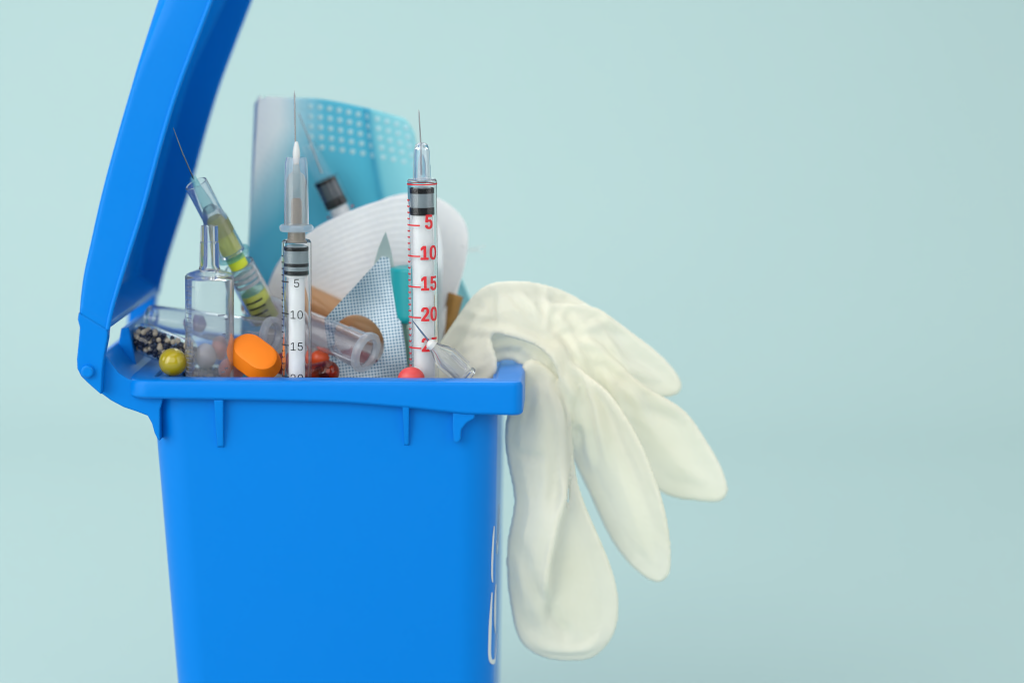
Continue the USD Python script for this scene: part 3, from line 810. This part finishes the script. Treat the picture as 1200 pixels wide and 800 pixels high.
# loose needle with a clear hub, lying by the rim
t = thing("needle", P(530, 425, 9.5), "loose dark needle with a clear hub lying at the rim before the red-scaled syringe", "needle")
a, b = P(549, 443, 10.5), P(507, 405, 9.0)
T = frame(a, b); L = np.linalg.norm(b - a); s = scale_at(9.5)
part("hub", moved(lathe([(12 * s, 0), (13.5 * s, 1.5 * s), (13 * s, 5 * s), (11.5 * s, 6 * s), (13.5 * s, 16 * s), (14 * s, L * 0.6), (12.5 * s, L * 0.75), (7.5 * s, L * 0.92), (6 * s, L), (3 * s, L), (4 * s, L * 0.85), (9 * s, L * 0.62), (9 * s, 8 * s), (9 * s, 0)]), T), "clear_hub", t)
for k in range(6):
    q = k / 6 * 2 * math.pi
    bx = trimesh.creation.box((2.2 * s, 2.2 * s, L * 0.42)); bx.apply_translation((14 * s, 0, L * 0.42)); bx.apply_transform(trimesh.transformations.rotation_matrix(q, (0, 0, 1)))
    part("ridge", moved(bx, T), "clear_guard", t)
part("hub_tip", moved(solid([(6.2 * s, L - 1 * s), (6.0 * s, L + 4 * s), (4.0 * s, L + 6.5 * s), (1.5 * s, L + 7.5 * s)]), T), "white_hub", t)
part("shaft", rods([b, P(494, 389, 9.5), P(483, 375, 10.3)], [1.1 * s, 1.1 * s, 0.5 * s], 10), "blue_steel", t)


# ------------------------------------------------------------------ pills, pearls and capsules
def ball(u, v, y, rpx, mat, label, cat_="pill", squash=(1, 1, 1), group=None):
    m = trimesh.creation.icosphere(4, rpx * scale_at(y)); m.apply_scale(squash)
    m.apply_translation(P(u, v, y))
    return single("pill", m, mat, label, cat_, group, smooth=True)


ball(202.5, 424, 13, 16.5, "olive_coating", "round glossy olive-yellow pill at the left corner of the rim")
ball(240, 417, 26.5, 15, "pearl_coating", "round pearly white pill seen through the wide empty barrel")
ball(482, 444, 10.2, 16, "red_coating", "round red pill at the foot of the red-scaled syringe", squash=(1, 0.8, 0.9))
ball(376, 420, 26, 13, "scarlet_coating", "scarlet pill between the black-scaled syringe and the silver foil pack", squash=(1, 0.8, 0.8))
ball(272, 433, 21, 15, "pink_coating", "pale pink pill beside the orange tablet, against the empty barrel", squash=(1.0, 1.0, 0.9))
ball(334, 426, 27, 15, "wine_coating", "dark red pill just behind the black-scaled syringe and orange tablet", squash=(1.1, 1, 0.9))
ball(262, 408, 30, 14, "pink_coating", "pale pink pill seen through the right wall of the empty barrel")
ball(416, 430, 34, 26, "wine_coating", "large dark red pill behind the hole of the silver foil pack", squash=(1.1, 0.6, 0.8))

# orange tablet with a score line
t_len, t_w, t_h = 70 * S, 34 * S, 34 * S
g = Polygon(arc(-t_len / 2 + t_w * 0.75, 0, t_w * 0.75, 90, 270, 14) + arc(t_len / 2 - t_w * 0.75, 0, t_w * 0.75, -90, 90, 14))
lay = []
for off, z in ((0.0022, -0.5), (0.0014, -0.44), (0.0002, -0.06), (0.0, 0.0), (0.0002, 0.06), (0.0014, 0.44), (0.0022, 0.5)):
    q = np.array(g.buffer(-off).exterior.coords)[:-1]
    ang = np.arctan2(q[:, 1], q[:, 0] * 0.6); q = q[np.argsort(ang)]
    th = np.linspace(-math.pi, math.pi, 73)[:-1]
    r = np.array([np.interp(th, np.sort(ang), q[:, k], period=2 * math.pi) for k in (0, 1)]).T
    lay.append(np.column_stack([r, np.full(len(r), z * t_h)]))
tab = loft(lay)
tab.apply_transform(trimesh.transformations.rotation_matrix(math.radians(42), (1, 0, 0)))
tab.apply_transform(trimesh.transformations.rotation_matrix(math.radians(33), (0, 1, 0)))
tab.apply_transform(trimesh.transformations.rotation_matrix(math.radians(-18), (0, 0, 1)))
tab.apply_translation(P(298, 419, 15.5))
single("tablet", tab, "orange_tablet", "thick bright orange tablet lying beside the black-scaled syringe", "tablet", smooth=30)


def pellet_capsule(a, b, r, n, label, shellmat, colours, rp, seed):
    R = np.random.default_rng(seed)
    t = thing("capsule", (np.array(a) + b) / 2 - np.array([0, 0, r]), label, "capsule")
    T = frame(a, b); L = np.linalg.norm(b - a)
    part("shell", moved(lathe([(0, -r)] + [(x, z) for x, z in arc(0, 0, r, -80, 0, 8)] + [(x, z + L) for x, z in arc(0, 0, r, 0, 80, 8)] + [(0, L + r), (0, L + r - 0.0003)] + [(x, z + L) for x, z in arc(0, 0, r - 0.0003, 80, 0, 8)] + [(x, z) for x, z in arc(0, 0, r - 0.0003, 0, -80, 8)] + [(0, -r + 0.0003)], closed=False), T), shellmat, t)
    got = []
    tries = 0
    while len(got) < n and tries < 12000:
        tries += 1
        z = R.uniform(-r, L + r); x, y = R.uniform(-r, r, 2)
        q = np.array([x, y, min(max(z, 0), L)]); p = np.array([x, y, z])
        d = np.linalg.norm(p - [0, 0, q[2]])
        if d > r - 0.0003 - rp or d < r - 0.0004 - 3.0 * rp: continue
        if got and np.min(np.linalg.norm(np.array(got[-140:]) - p, axis=1)) < rp * 1.75: continue
        got.append(p)
    for k, (nm, mat, share) in enumerate(colours):
        sel = [p for i, p in enumerate(got) if (i * 7919 % 100) / 100.0 >= sum(c[2] for c in colours[:k]) and (i * 7919 % 100) / 100.0 < sum(c[2] for c in colours[:k + 1])]
        ms = []
        for p in sel:
            m = trimesh.creation.icosphere(2, rp * R.uniform(0.85, 1.1)); m.apply_translation(p); ms.append(m)
        part(nm, moved(cat(*ms), T), mat, t, smooth=True, kind="stuff")


pellet_capsule(P(169, 397, 27), P(212, 414, 24), 18.5 * scale_at(26), 420, "clear capsule of black and cream pellets at the left end of the bin", "clear_plastic", (("dark_pellets", "dark_pellet", 0.58), ("cream_pellets", "cream_pellet", 0.42)), 0.00068, 5)
pellet_capsule(P(226, 440, 27), P(258, 440, 27), 13 * scale_at(26), 260, "capsule of dark pellets seen through the foot of the empty barrel", "clear_plastic", (("dark_pellets", "dark_pellet", 0.8), ("cream_pellets", "cream_pellet", 0.2)), 0.00055, 6)
pellet_capsule(P(366, 440, 19), P(384, 436, 18), 14 * scale_at(18), 200, "wine-red capsule of gold pellets at the foot of the silver foil pack", "wine_clear", (("gold_pellets", "gold_pellet", 0.6), ("dark_pellets", "dark_pellet", 0.4)), 0.0007, 8)

# narrow brown strip behind the glove
g = []
for k in np.linspace(0, 1, 12):
    l, r = np.array([(536, 340), (514, 400)]), np.array([(541, 352), (518, 425)])
    a, b = l[0] + (l[1] - l[0]) * k, r[0] + (r[1] - r[0]) * k
    w = 16 * (1 - 0.35 * k)
    c = np.array([534, 345]) + (np.array([516, 425]) - np.array([534, 345])) * k
    g.append([P(c[0] + q * w, c[1] + q * 5, 42 + 6 * q * q) for q in np.linspace(-0.5, 0.5, 6)])
single("strip", sheet(np.array(g), 0.0006), "brown_strip", "narrow brown strip between the red-scaled syringe and the latex glove", "strip", smooth=True)

# ------------------------------------------------------------------ white ribbed gauze, a band bent back on itself
t = thing("gauze", P(430, 440, 48), "white translucent ribbed gauze band looped behind the two upright syringes", "gauze")


def gauze_front(a, b):
    """a along the band (left to right), b from the top edge down."""
    top = np.array([(306, 372), (313, 335), (328, 300), (365, 268), (405, 249), (440, 236), (472, 229), (492, 233), (508, 250), (517, 275), (519, 300)])
    x = a * (len(top) - 1); i = min(int(x), len(top) - 2); f = x - i
    tp = top[i] * (1 - f) + top[i + 1] * f
    bot = np.array([320 + 200 * a, 460])
    u, v = tp + (bot - tp) * b
    y = 40 + 3.5 * math.sin(a * 5 + 0.5) - 5 * (a - 0.4) ** 2 + 5 * b
    rib = 0.16 * abs(math.sin(b * math.pi * 28 + a * 4)) ** 0.5 * (1 if a < 0.85 else max(0, (1 - a) / 0.15))
    return P(u, v, y + rib)


def gauze_back(a, b):
    top = np.array([(430, 243), (455, 230), (480, 225.5), (506, 228), (530, 241), (545, 258), (549.5, 276), (547, 300), (541, 322), (528, 350), (515, 372)])
    x = a * (len(top) - 1); i = min(int(x), len(top) - 2); f = x - i
    tp = top[i] * (1 - f) + top[i + 1] * f
    bot = np.array([460 + 60 * a, 450])
    u, v = tp + (bot - tp) * b
    return P(u, v, 47 - 3 * a + 2.0 * math.sin(a * 4 + b * 3) )


from scipy.ndimage import gaussian_filter1d
for nm, fn, lab in (("front_layer", gauze_front, None), ("back_layer", gauze_back, "smoother rear layer of the gauze, curving round at the right")):
    g = np.array([[fn(a, b) for b in np.linspace(0, 1, 161)] for a in np.linspace(0, 1, 80)])
    g = gaussian_filter1d(g, 3.0, axis=0, mode="nearest")
    part(nm, sheet(g, 0.0004), "gauze_fabric", t, smooth=True, label=lab)
for k, th in enumerate(([(545, 293), (556, 290), (569, 288)], [(546, 296), (558, 294), (567, 296)], [(540, 288), (552, 293), (562, 292)])):
    part("loose_thread", rods([P(u, v, 46) for u, v in th], 0.00009, 6), "white_hub", t)

# ------------------------------------------------------------------ blue surgical mask at the back
t = thing("mask", P(400, 440, 58), "pale blue pleated surgical mask standing at the back of the bin", "mask")
NA, NB = 120, 90


def mask_pt(a, b):
    topx, topy = 302 + 184 * a, 112 + 1.0 * (20 * a) ** 0.5 * 1.2 + 46 * max(0, a - 0.35) ** 1.4 + (max(0, a - 0.92) * 12.5) ** 2 * 14
    if a < 0.06: topy += (0.06 - a) * 120
    lx, rx = 302 - 22 * b, min(486 + 112 * b ** 1.3, 556)
    u = lx + (rx - lx) * a
    v = topy + (450 - topy) * b
    y = 58.5 - 4.5 * (1 - a) ** 2 + 0.7 * math.sin(a * 26 + 2.0) * b - 2.0 * (0.5 + 0.5 * math.tanh((a - 0.70) * 60)) + 1.0 * math.sin(b * 9 + a * 2.5 + 2.9)
    return P(u, v, y)


g = np.array([[mask_pt(a, b) for b in np.linspace(0, 1, NB)] for a in np.linspace(0, 1, NA)])
m = sheet(g, 0.0006)
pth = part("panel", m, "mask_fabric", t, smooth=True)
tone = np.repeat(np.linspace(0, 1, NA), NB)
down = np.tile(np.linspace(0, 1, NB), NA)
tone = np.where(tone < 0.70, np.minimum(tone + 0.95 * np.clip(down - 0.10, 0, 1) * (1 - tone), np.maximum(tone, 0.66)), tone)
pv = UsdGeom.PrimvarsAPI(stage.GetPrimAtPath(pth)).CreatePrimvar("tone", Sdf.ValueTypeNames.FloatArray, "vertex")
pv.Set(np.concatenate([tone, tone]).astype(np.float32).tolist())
dots = []
for i in range(11):
    for j in range(5):
        a, b = 0.335 + 0.0605 * i, 0.030 + 0.035 * j
        p = mask_pt(a, b); n = np.cross(mask_pt(a + 0.01, b) - p, mask_pt(a, b + 0.01) - p); n /= np.linalg.norm(n)
        if n[1] > 0: n = -n
        d = trimesh.creation.icosphere(1, 3.4 * scale_at(55)); d.apply_scale((1, 1, 0.18))
        d.apply_transform(trimesh.geometry.align_vectors((0, 0, 1), n)); d.apply_translation(p + n * 0.0003)
        dots.append(d)
part("weld_dots", cat(*dots), "mask_dots", t, smooth=True, kind="stuff")
g = np.array([[P(300 + 5 * k + (-14) * q, 113 + 3 * (1 - k) * 3 + 330 * q, 58.8 - 1.2 * math.sin(k * math.pi)) for q in np.linspace(0, 1, 40)] for k in np.linspace(0, 1, 8)])
part("edge_binding", sheet(g, 0.0008), "gauze_fabric", t, smooth=True)

# ------------------------------------------------------------------ the latex glove hanging over the right end of the rim
from scipy.ndimage import distance_transform_edt, gaussian_filter, map_coordinates
import scipy.sparse as sp
h = 0.00046
lo, hi = P(465, 780, 24) - np.array([0.003, 0, 0.002]), P(865, 320, 24) + np.array([0.006, 0, 0.003])
lo[1], hi[1] = 0.006, 0.056
nx, ny, nz_ = (np.ceil((hi - lo) / h)).astype(int) + 1
vx, vy, vz = (lo[k] + np.arange((nx, ny, nz_)[k]) * h for k in range(3))
GX, GZ = np.meshgrid(vx, vz, indexing="ij")


# folds and creases on the glove: (points, depth mm, half width px); negative depth = a raised fold
folds = [([(655, 425), (663, 470), (669, 520), (664, 560), (650, 605)], -1.0, 6), ([(648, 440), (652, 500), (650, 550), (636, 600)], 0.9, 8),
         ([(672, 545), (678, 500), (668, 450)], 1.2, 5), ([(690, 430), (712, 480), (735, 540), (760, 600)], 0.5, 7), ([(640, 360), (665, 400), (680, 450), (690, 500)], 0.8, 6), ([(660, 352), (690, 395), (722, 470), (735, 540)], -0.6, 7),
         ([(608, 610), (620, 660), (648, 712), (668, 738)], 0.9, 8), ([(660, 600), (643, 650), (641, 690)], -0.6, 7),
         ([(575, 335), (577, 360), (574, 388)], 0.8, 3.5), ([(562, 350), (548, 390), (520, 430)], -0.6, 6), ([(597, 522), (640, 530)], 0.5, 5), ([(776, 468), (735, 445), (690, 415)], 0.9, 5)]
disp = np.zeros_like(GX)


def to_line(pts):
    """Distance to a polyline, the side of it, and a weight that fades to nothing at both its ends."""
    from scipy.interpolate import make_interp_spline
    q = np.array([P(u, v, 28)[[0, 2]] for u, v in pts])
    q = make_interp_spline(np.linspace(0, 1, len(q)), q, k=min(3, len(q) - 1))(np.linspace(0, 1, 24))
    dmin = np.full(GX.shape, 9.0); side = np.zeros(GX.shape); at = np.zeros(GX.shape)
    for k, (a, b) in enumerate(zip(q[:-1], q[1:])):
        d = b - a; tt = np.clip(((GX - a[0]) * d[0] + (GZ - a[1]) * d[1]) / d.dot(d), 0, 1)
        ex, ez = GX - a[0] - tt * d[0], GZ - a[1] - tt * d[1]
        r = np.hypot(ex, ez); m = r < dmin
        dmin[m] = r[m]; side[m] = (d[0] * ez - d[1] * ex)[m]; at[m] = ((k + tt) / (len(q) - 1))[m]
    e = np.clip(np.minimum(at, 1 - at) / 0.25, 0, 1)
    return dmin, side, e * e * (3 - 2 * e)


for pts, amp, w in folds:
    dmin, side, wt = to_line(pts)
    disp += amp / 1000 * np.exp(-(dmin / (w * S)) ** 2) * wt


# overlapping folds: one side falls away at once, the other slowly: (points, height mm, fall px on the left of the line, on the right)
laps = [([(652, 430), (662, 465), (669, 510), (668, 550), (656, 595), (645, 640), (640, 690), (634, 730)], 4.6, 5, 50), ([(640, 352), (668, 390), (690, 440), (704, 500), (716, 570)], 1.3, 5, 24),
        ([(672, 352), (712, 395), (742, 450), (770, 520)], 1.3, 5, 24), ([(655, 425), (676, 470), (690, 520), (694, 560)], 1.2, 5, 22), ([(690, 395), (735, 425), (775, 458)], 0.8, 7, 16), ([(745, 732), (690, 752), (645, 753), (575, 738)], 2.6, 4, 14), ([(600, 340), (628, 362), (652, 398)], 0.9, 18, 7), ([(622, 338), (650, 366), (664, 404)], 0.8, 7, 16)]
for pts, amp, wl, wr in laps:
    dmin, side, wt = to_line(pts)
    disp -= amp / 1000 * wt * np.exp(-dmin / np.where(side > 0, wl * S, wr * S))
disp = gaussian_filter(disp, 1.0)


def lobe(outline, yc, t, w):
    """A flattened pocket of latex: outline in photograph pixels; yc: (u, v, y mm) samples of its middle depth; t, w: half thickness and edge width in mm."""
    from scipy.interpolate import splprep, splev, RBFInterpolator
    o = np.array(outline, float)
    tck, _ = splprep(np.vstack([o, o[:1]]).T, s=len(o) * 0.4, per=True)
    o = np.array(splev(np.linspace(0, 1, 300), tck)).T
    ym = float(np.mean([c[2] for c in yc]))
    q = np.array([P(u, v, ym)[[0, 2]] for u, v in o])
    k = 4
    fx, fz = np.meshgrid(lo[0] + np.arange(nx * k) * h / k, lo[2] + np.arange(nz_ * k) * h / k, indexing="ij")
    ins = shapely.contains_xy(Polygon(q).buffer(0), fx, fz)
    d = (distance_transform_edt(ins) - distance_transform_edt(~ins)) * h / k
    d = gaussian_filter(d, k * 1.0)[::k, ::k][:nx, :nz_] - 0.0005
    c = np.array([[*P(u, v, y)[[0, 2]], y / 1000] for u, v, y in yc])
    Yc = RBFInterpolator(c[:, :2], c[:, 2], kernel="thin_plate_spline", smoothing=1e-9)(np.column_stack([GX.ravel(), GZ.ravel()])).reshape(GX.shape)
    t, w = t / 1000, w / 1000
    e = np.clip(1 - d / w, 0, None)
    dy = (vy[None, :, None] - Yc[:, None, :]) / t
    front = np.clip(d / 0.003, 0, 1)[:, None, :]
    bent = (vy[None, :, None] - Yc[:, None, :]) - disp[:, None, :] * front       # the film is thin: both its sides follow a fold
    T = np.maximum(t * (1 - np.exp(-np.clip(d, 0, None) / w)), 0.0007)
    return np.sqrt(bent ** 2 + (np.clip(d, None, 0) ** 2)[:, None, :]) - T[:, None, :]


def smin(a, b, k):
    hh = np.clip(0.5 + 0.5 * (b - a) / k, 0, 1)
    return b + (a - b) * hh - k * hh * (1 - hh)


palm = lobe([(489, 450), (498, 427), (512, 408), (528, 385), (542, 364), (556, 348), (572, 335), (590, 331), (620, 333), (660, 345), (690, 361), (708, 380), (716, 420), (715, 470), (695, 500), (668, 480), (655, 440), (648, 418), (625, 400), (600, 392), (576, 388), (577, 404), (582, 420), (576, 440), (548, 454), (515, 462)],
            [(500, 440, 27), (550, 380, 27), (600, 360, 26), (650, 385, 28), (700, 430, 30), (710, 390, 31.5), (600, 390, 23), (650, 410, 23.5)], 1.8, 4.5)
under = lobe([(560, 428), (572, 395), (600, 388), (640, 398), (662, 430), (655, 470), (632, 470), (618, 440), (600, 421), (580, 424)], [(570, 410, 31), (610, 405, 30), (645, 440, 28)], 1.5, 2.5)
f1 = lobe([(640, 360), (675, 356), (704, 365), (740, 391), (770, 414), (790, 437), (799, 455), (798, 463), (788, 466), (772, 465), (745, 458), (700, 445), (660, 410)], [(650, 380, 28.5), (700, 390, 31), (700, 430, 31), (760, 430, 34), (795, 455, 36)], 1.7, 6.0)
f2 = lobe([(680, 400), (730, 432), (772, 462), (800, 480), (822, 508), (840, 540), (851, 565), (852, 578), (845, 587), (830, 588), (808, 586), (785, 580), (760, 565), (728, 520), (685, 470)], [(690, 440, 29), (760, 510, 30), (800, 560, 31), (845, 575, 31)], 1.9, 7.5)
f3 = lobe([(655, 430), (690, 440), (730, 480), (760, 540), (775, 582), (782, 620), (785, 650), (781, 674), (772, 683), (758, 678), (736, 660), (713, 628), (695, 590), (682, 558), (669, 535), (655, 490)], [(670, 450, 26), (720, 550, 25), (750, 620, 25), (775, 675, 25)], 2.0, 7.5)
f4 = lobe([(620, 424), (645, 436), (664, 470), (671, 520), (674, 556), (684, 590), (700, 625), (713, 658), (721, 690), (724, 720), (721, 738), (710, 755), (694, 769), (670, 771), (645, 770), (626, 762), (611, 750), (605, 735), (602, 720), (598, 700), (595, 672), (595, 645), (598, 618), (604, 588), (600, 562), (595, 530), (592, 505), (598, 480), (608, 448)],
          [(635, 440, 24), (635, 520, 22), (640, 600, 20), (660, 700, 20), (620, 700, 20), (700, 700, 21)], 2.0, 8.0)
F = smin(palm, f1, 0.0022)
F = smin(F, f2, 0.0030)
F = smin(F, f3, 0.0030)
F = smin(F, under, 0.0006)
F = smin(F, f4, 0.0010)
F[[0, -1]] = F[:, [0, -1]] = 0.001
F[:, :, [0, -1]] = 0.001
F = gaussian_filter(F, 0.6)
gl = surface_net(F, lo, h)
gl = max(gl.split(only_watertight=False), key=lambda m: len(m.faces))


def eased(v, e, rounds):
    """Taubin smoothing with even weights."""
    n = len(v); a = sp.coo_matrix((np.ones(2 * len(e)), (np.r_[e[:, 0], e[:, 1]], np.r_[e[:, 1], e[:, 0]])), (n, n)).tocsr()
    w = sp.diags(1 / np.asarray(a.sum(1)).ravel()) @ a
    for _ in range(rounds):
        v = v + 0.5 * (w @ v - v)
        v = v - 0.52 * (w @ v - v)
    return v


gl.vertices = eased(np.array(gl.vertices), gl.edges_unique, 16)
# the film is a little larger than the shape it lies on, so that it buckles into creases of its own
X0 = np.array(gl.vertices); E = gl.edges_unique; N = len(X0)
A = sp.coo_matrix((np.ones(2 * len(E)), (np.r_[E[:, 0], E[:, 1]], np.r_[E[:, 1], E[:, 0]])), (N, N)).tocsr()
deg = np.asarray(A.sum(1)).ravel(); Avg = sp.diags(1 / deg) @ A
nrm = np.array(gl.vertex_normals)
for _ in range(12):                                            # even out the net without changing the shape
    dx = Avg @ X0 - X0
    X0 = X0 + 0.5 * (dx - (dx * nrm).sum(1, keepdims=True) * nrm)
d0 = X0[E[:, 1]] - X0[E[:, 0]]; L0 = np.maximum(np.linalg.norm(d0, axis=1), h * 0.5)
mid = (X0[E[:, 0]] + X0[E[:, 1]]) / 2
centre = P(640, 395, 28)                                       # creases fan out from where the glove bends over the rim
rad = mid - centre; rad[:, 1] = 0; rl = np.linalg.norm(rad, axis=1, keepdims=True); rad /= rl + 1e-9
along = np.abs((d0 / L0[:, None] * rad).sum(1)).clip(0, 1)
near = np.exp(-(rl[:, 0] / 0.030) ** 2)
rest = L0 * (1 + (0.16 + 0.16 * near) * (1 - along ** 2) + 0.015)
Bi = sp.csr_matrix((np.r_[-np.ones(len(E)), np.ones(len(E))], (np.r_[E[:, 0], E[:, 1]], np.r_[np.arange(len(E)), np.arange(len(E))])), (N, len(E)))
rn = X0 - centre
X = X0 + nrm * ((meshkit.fbm(np.column_stack([np.arctan2(rn[:, 0], rn[:, 2]) * 4.5, np.linalg.norm(rn[:, [0, 2]], axis=1) * 45, X0[:, 1] * 60]), 3, 4) - 0.5) * 0.0022)[:, None]
for it in range(260):
    d = X[E[:, 1]] - X[E[:, 0]]; L = np.linalg.norm(d, axis=1)
    c = d * (0.5 * np.clip((L - rest) / np.maximum(L, 1e-6), -0.3, 0.3))[:, None]
    X = X - (Bi @ c) / deg[:, None] * 1.3
    U = X - X0
    U = U + 0.5 * (Avg @ U - U)
    U = U - 0.44 * (Avg @ U - U)
    un = (U * nrm).sum(1, keepdims=True)
    U = un * nrm * 0.997 + (U - un * nrm) * 0.95
    X = X0 + U * np.minimum(1, 0.0018 / (np.linalg.norm(U, axis=1, keepdims=True) + 1e-9))
U = X - X0
for _ in range(3): U = U + 0.5 * (Avg @ U - U)
X = X0 + U
gl = trimesh.Trimesh(X, gl.faces, process=False)
single("glove", gl, "latex", "white latex glove draped over the right end of the bin's rim", "glove", smooth=True)
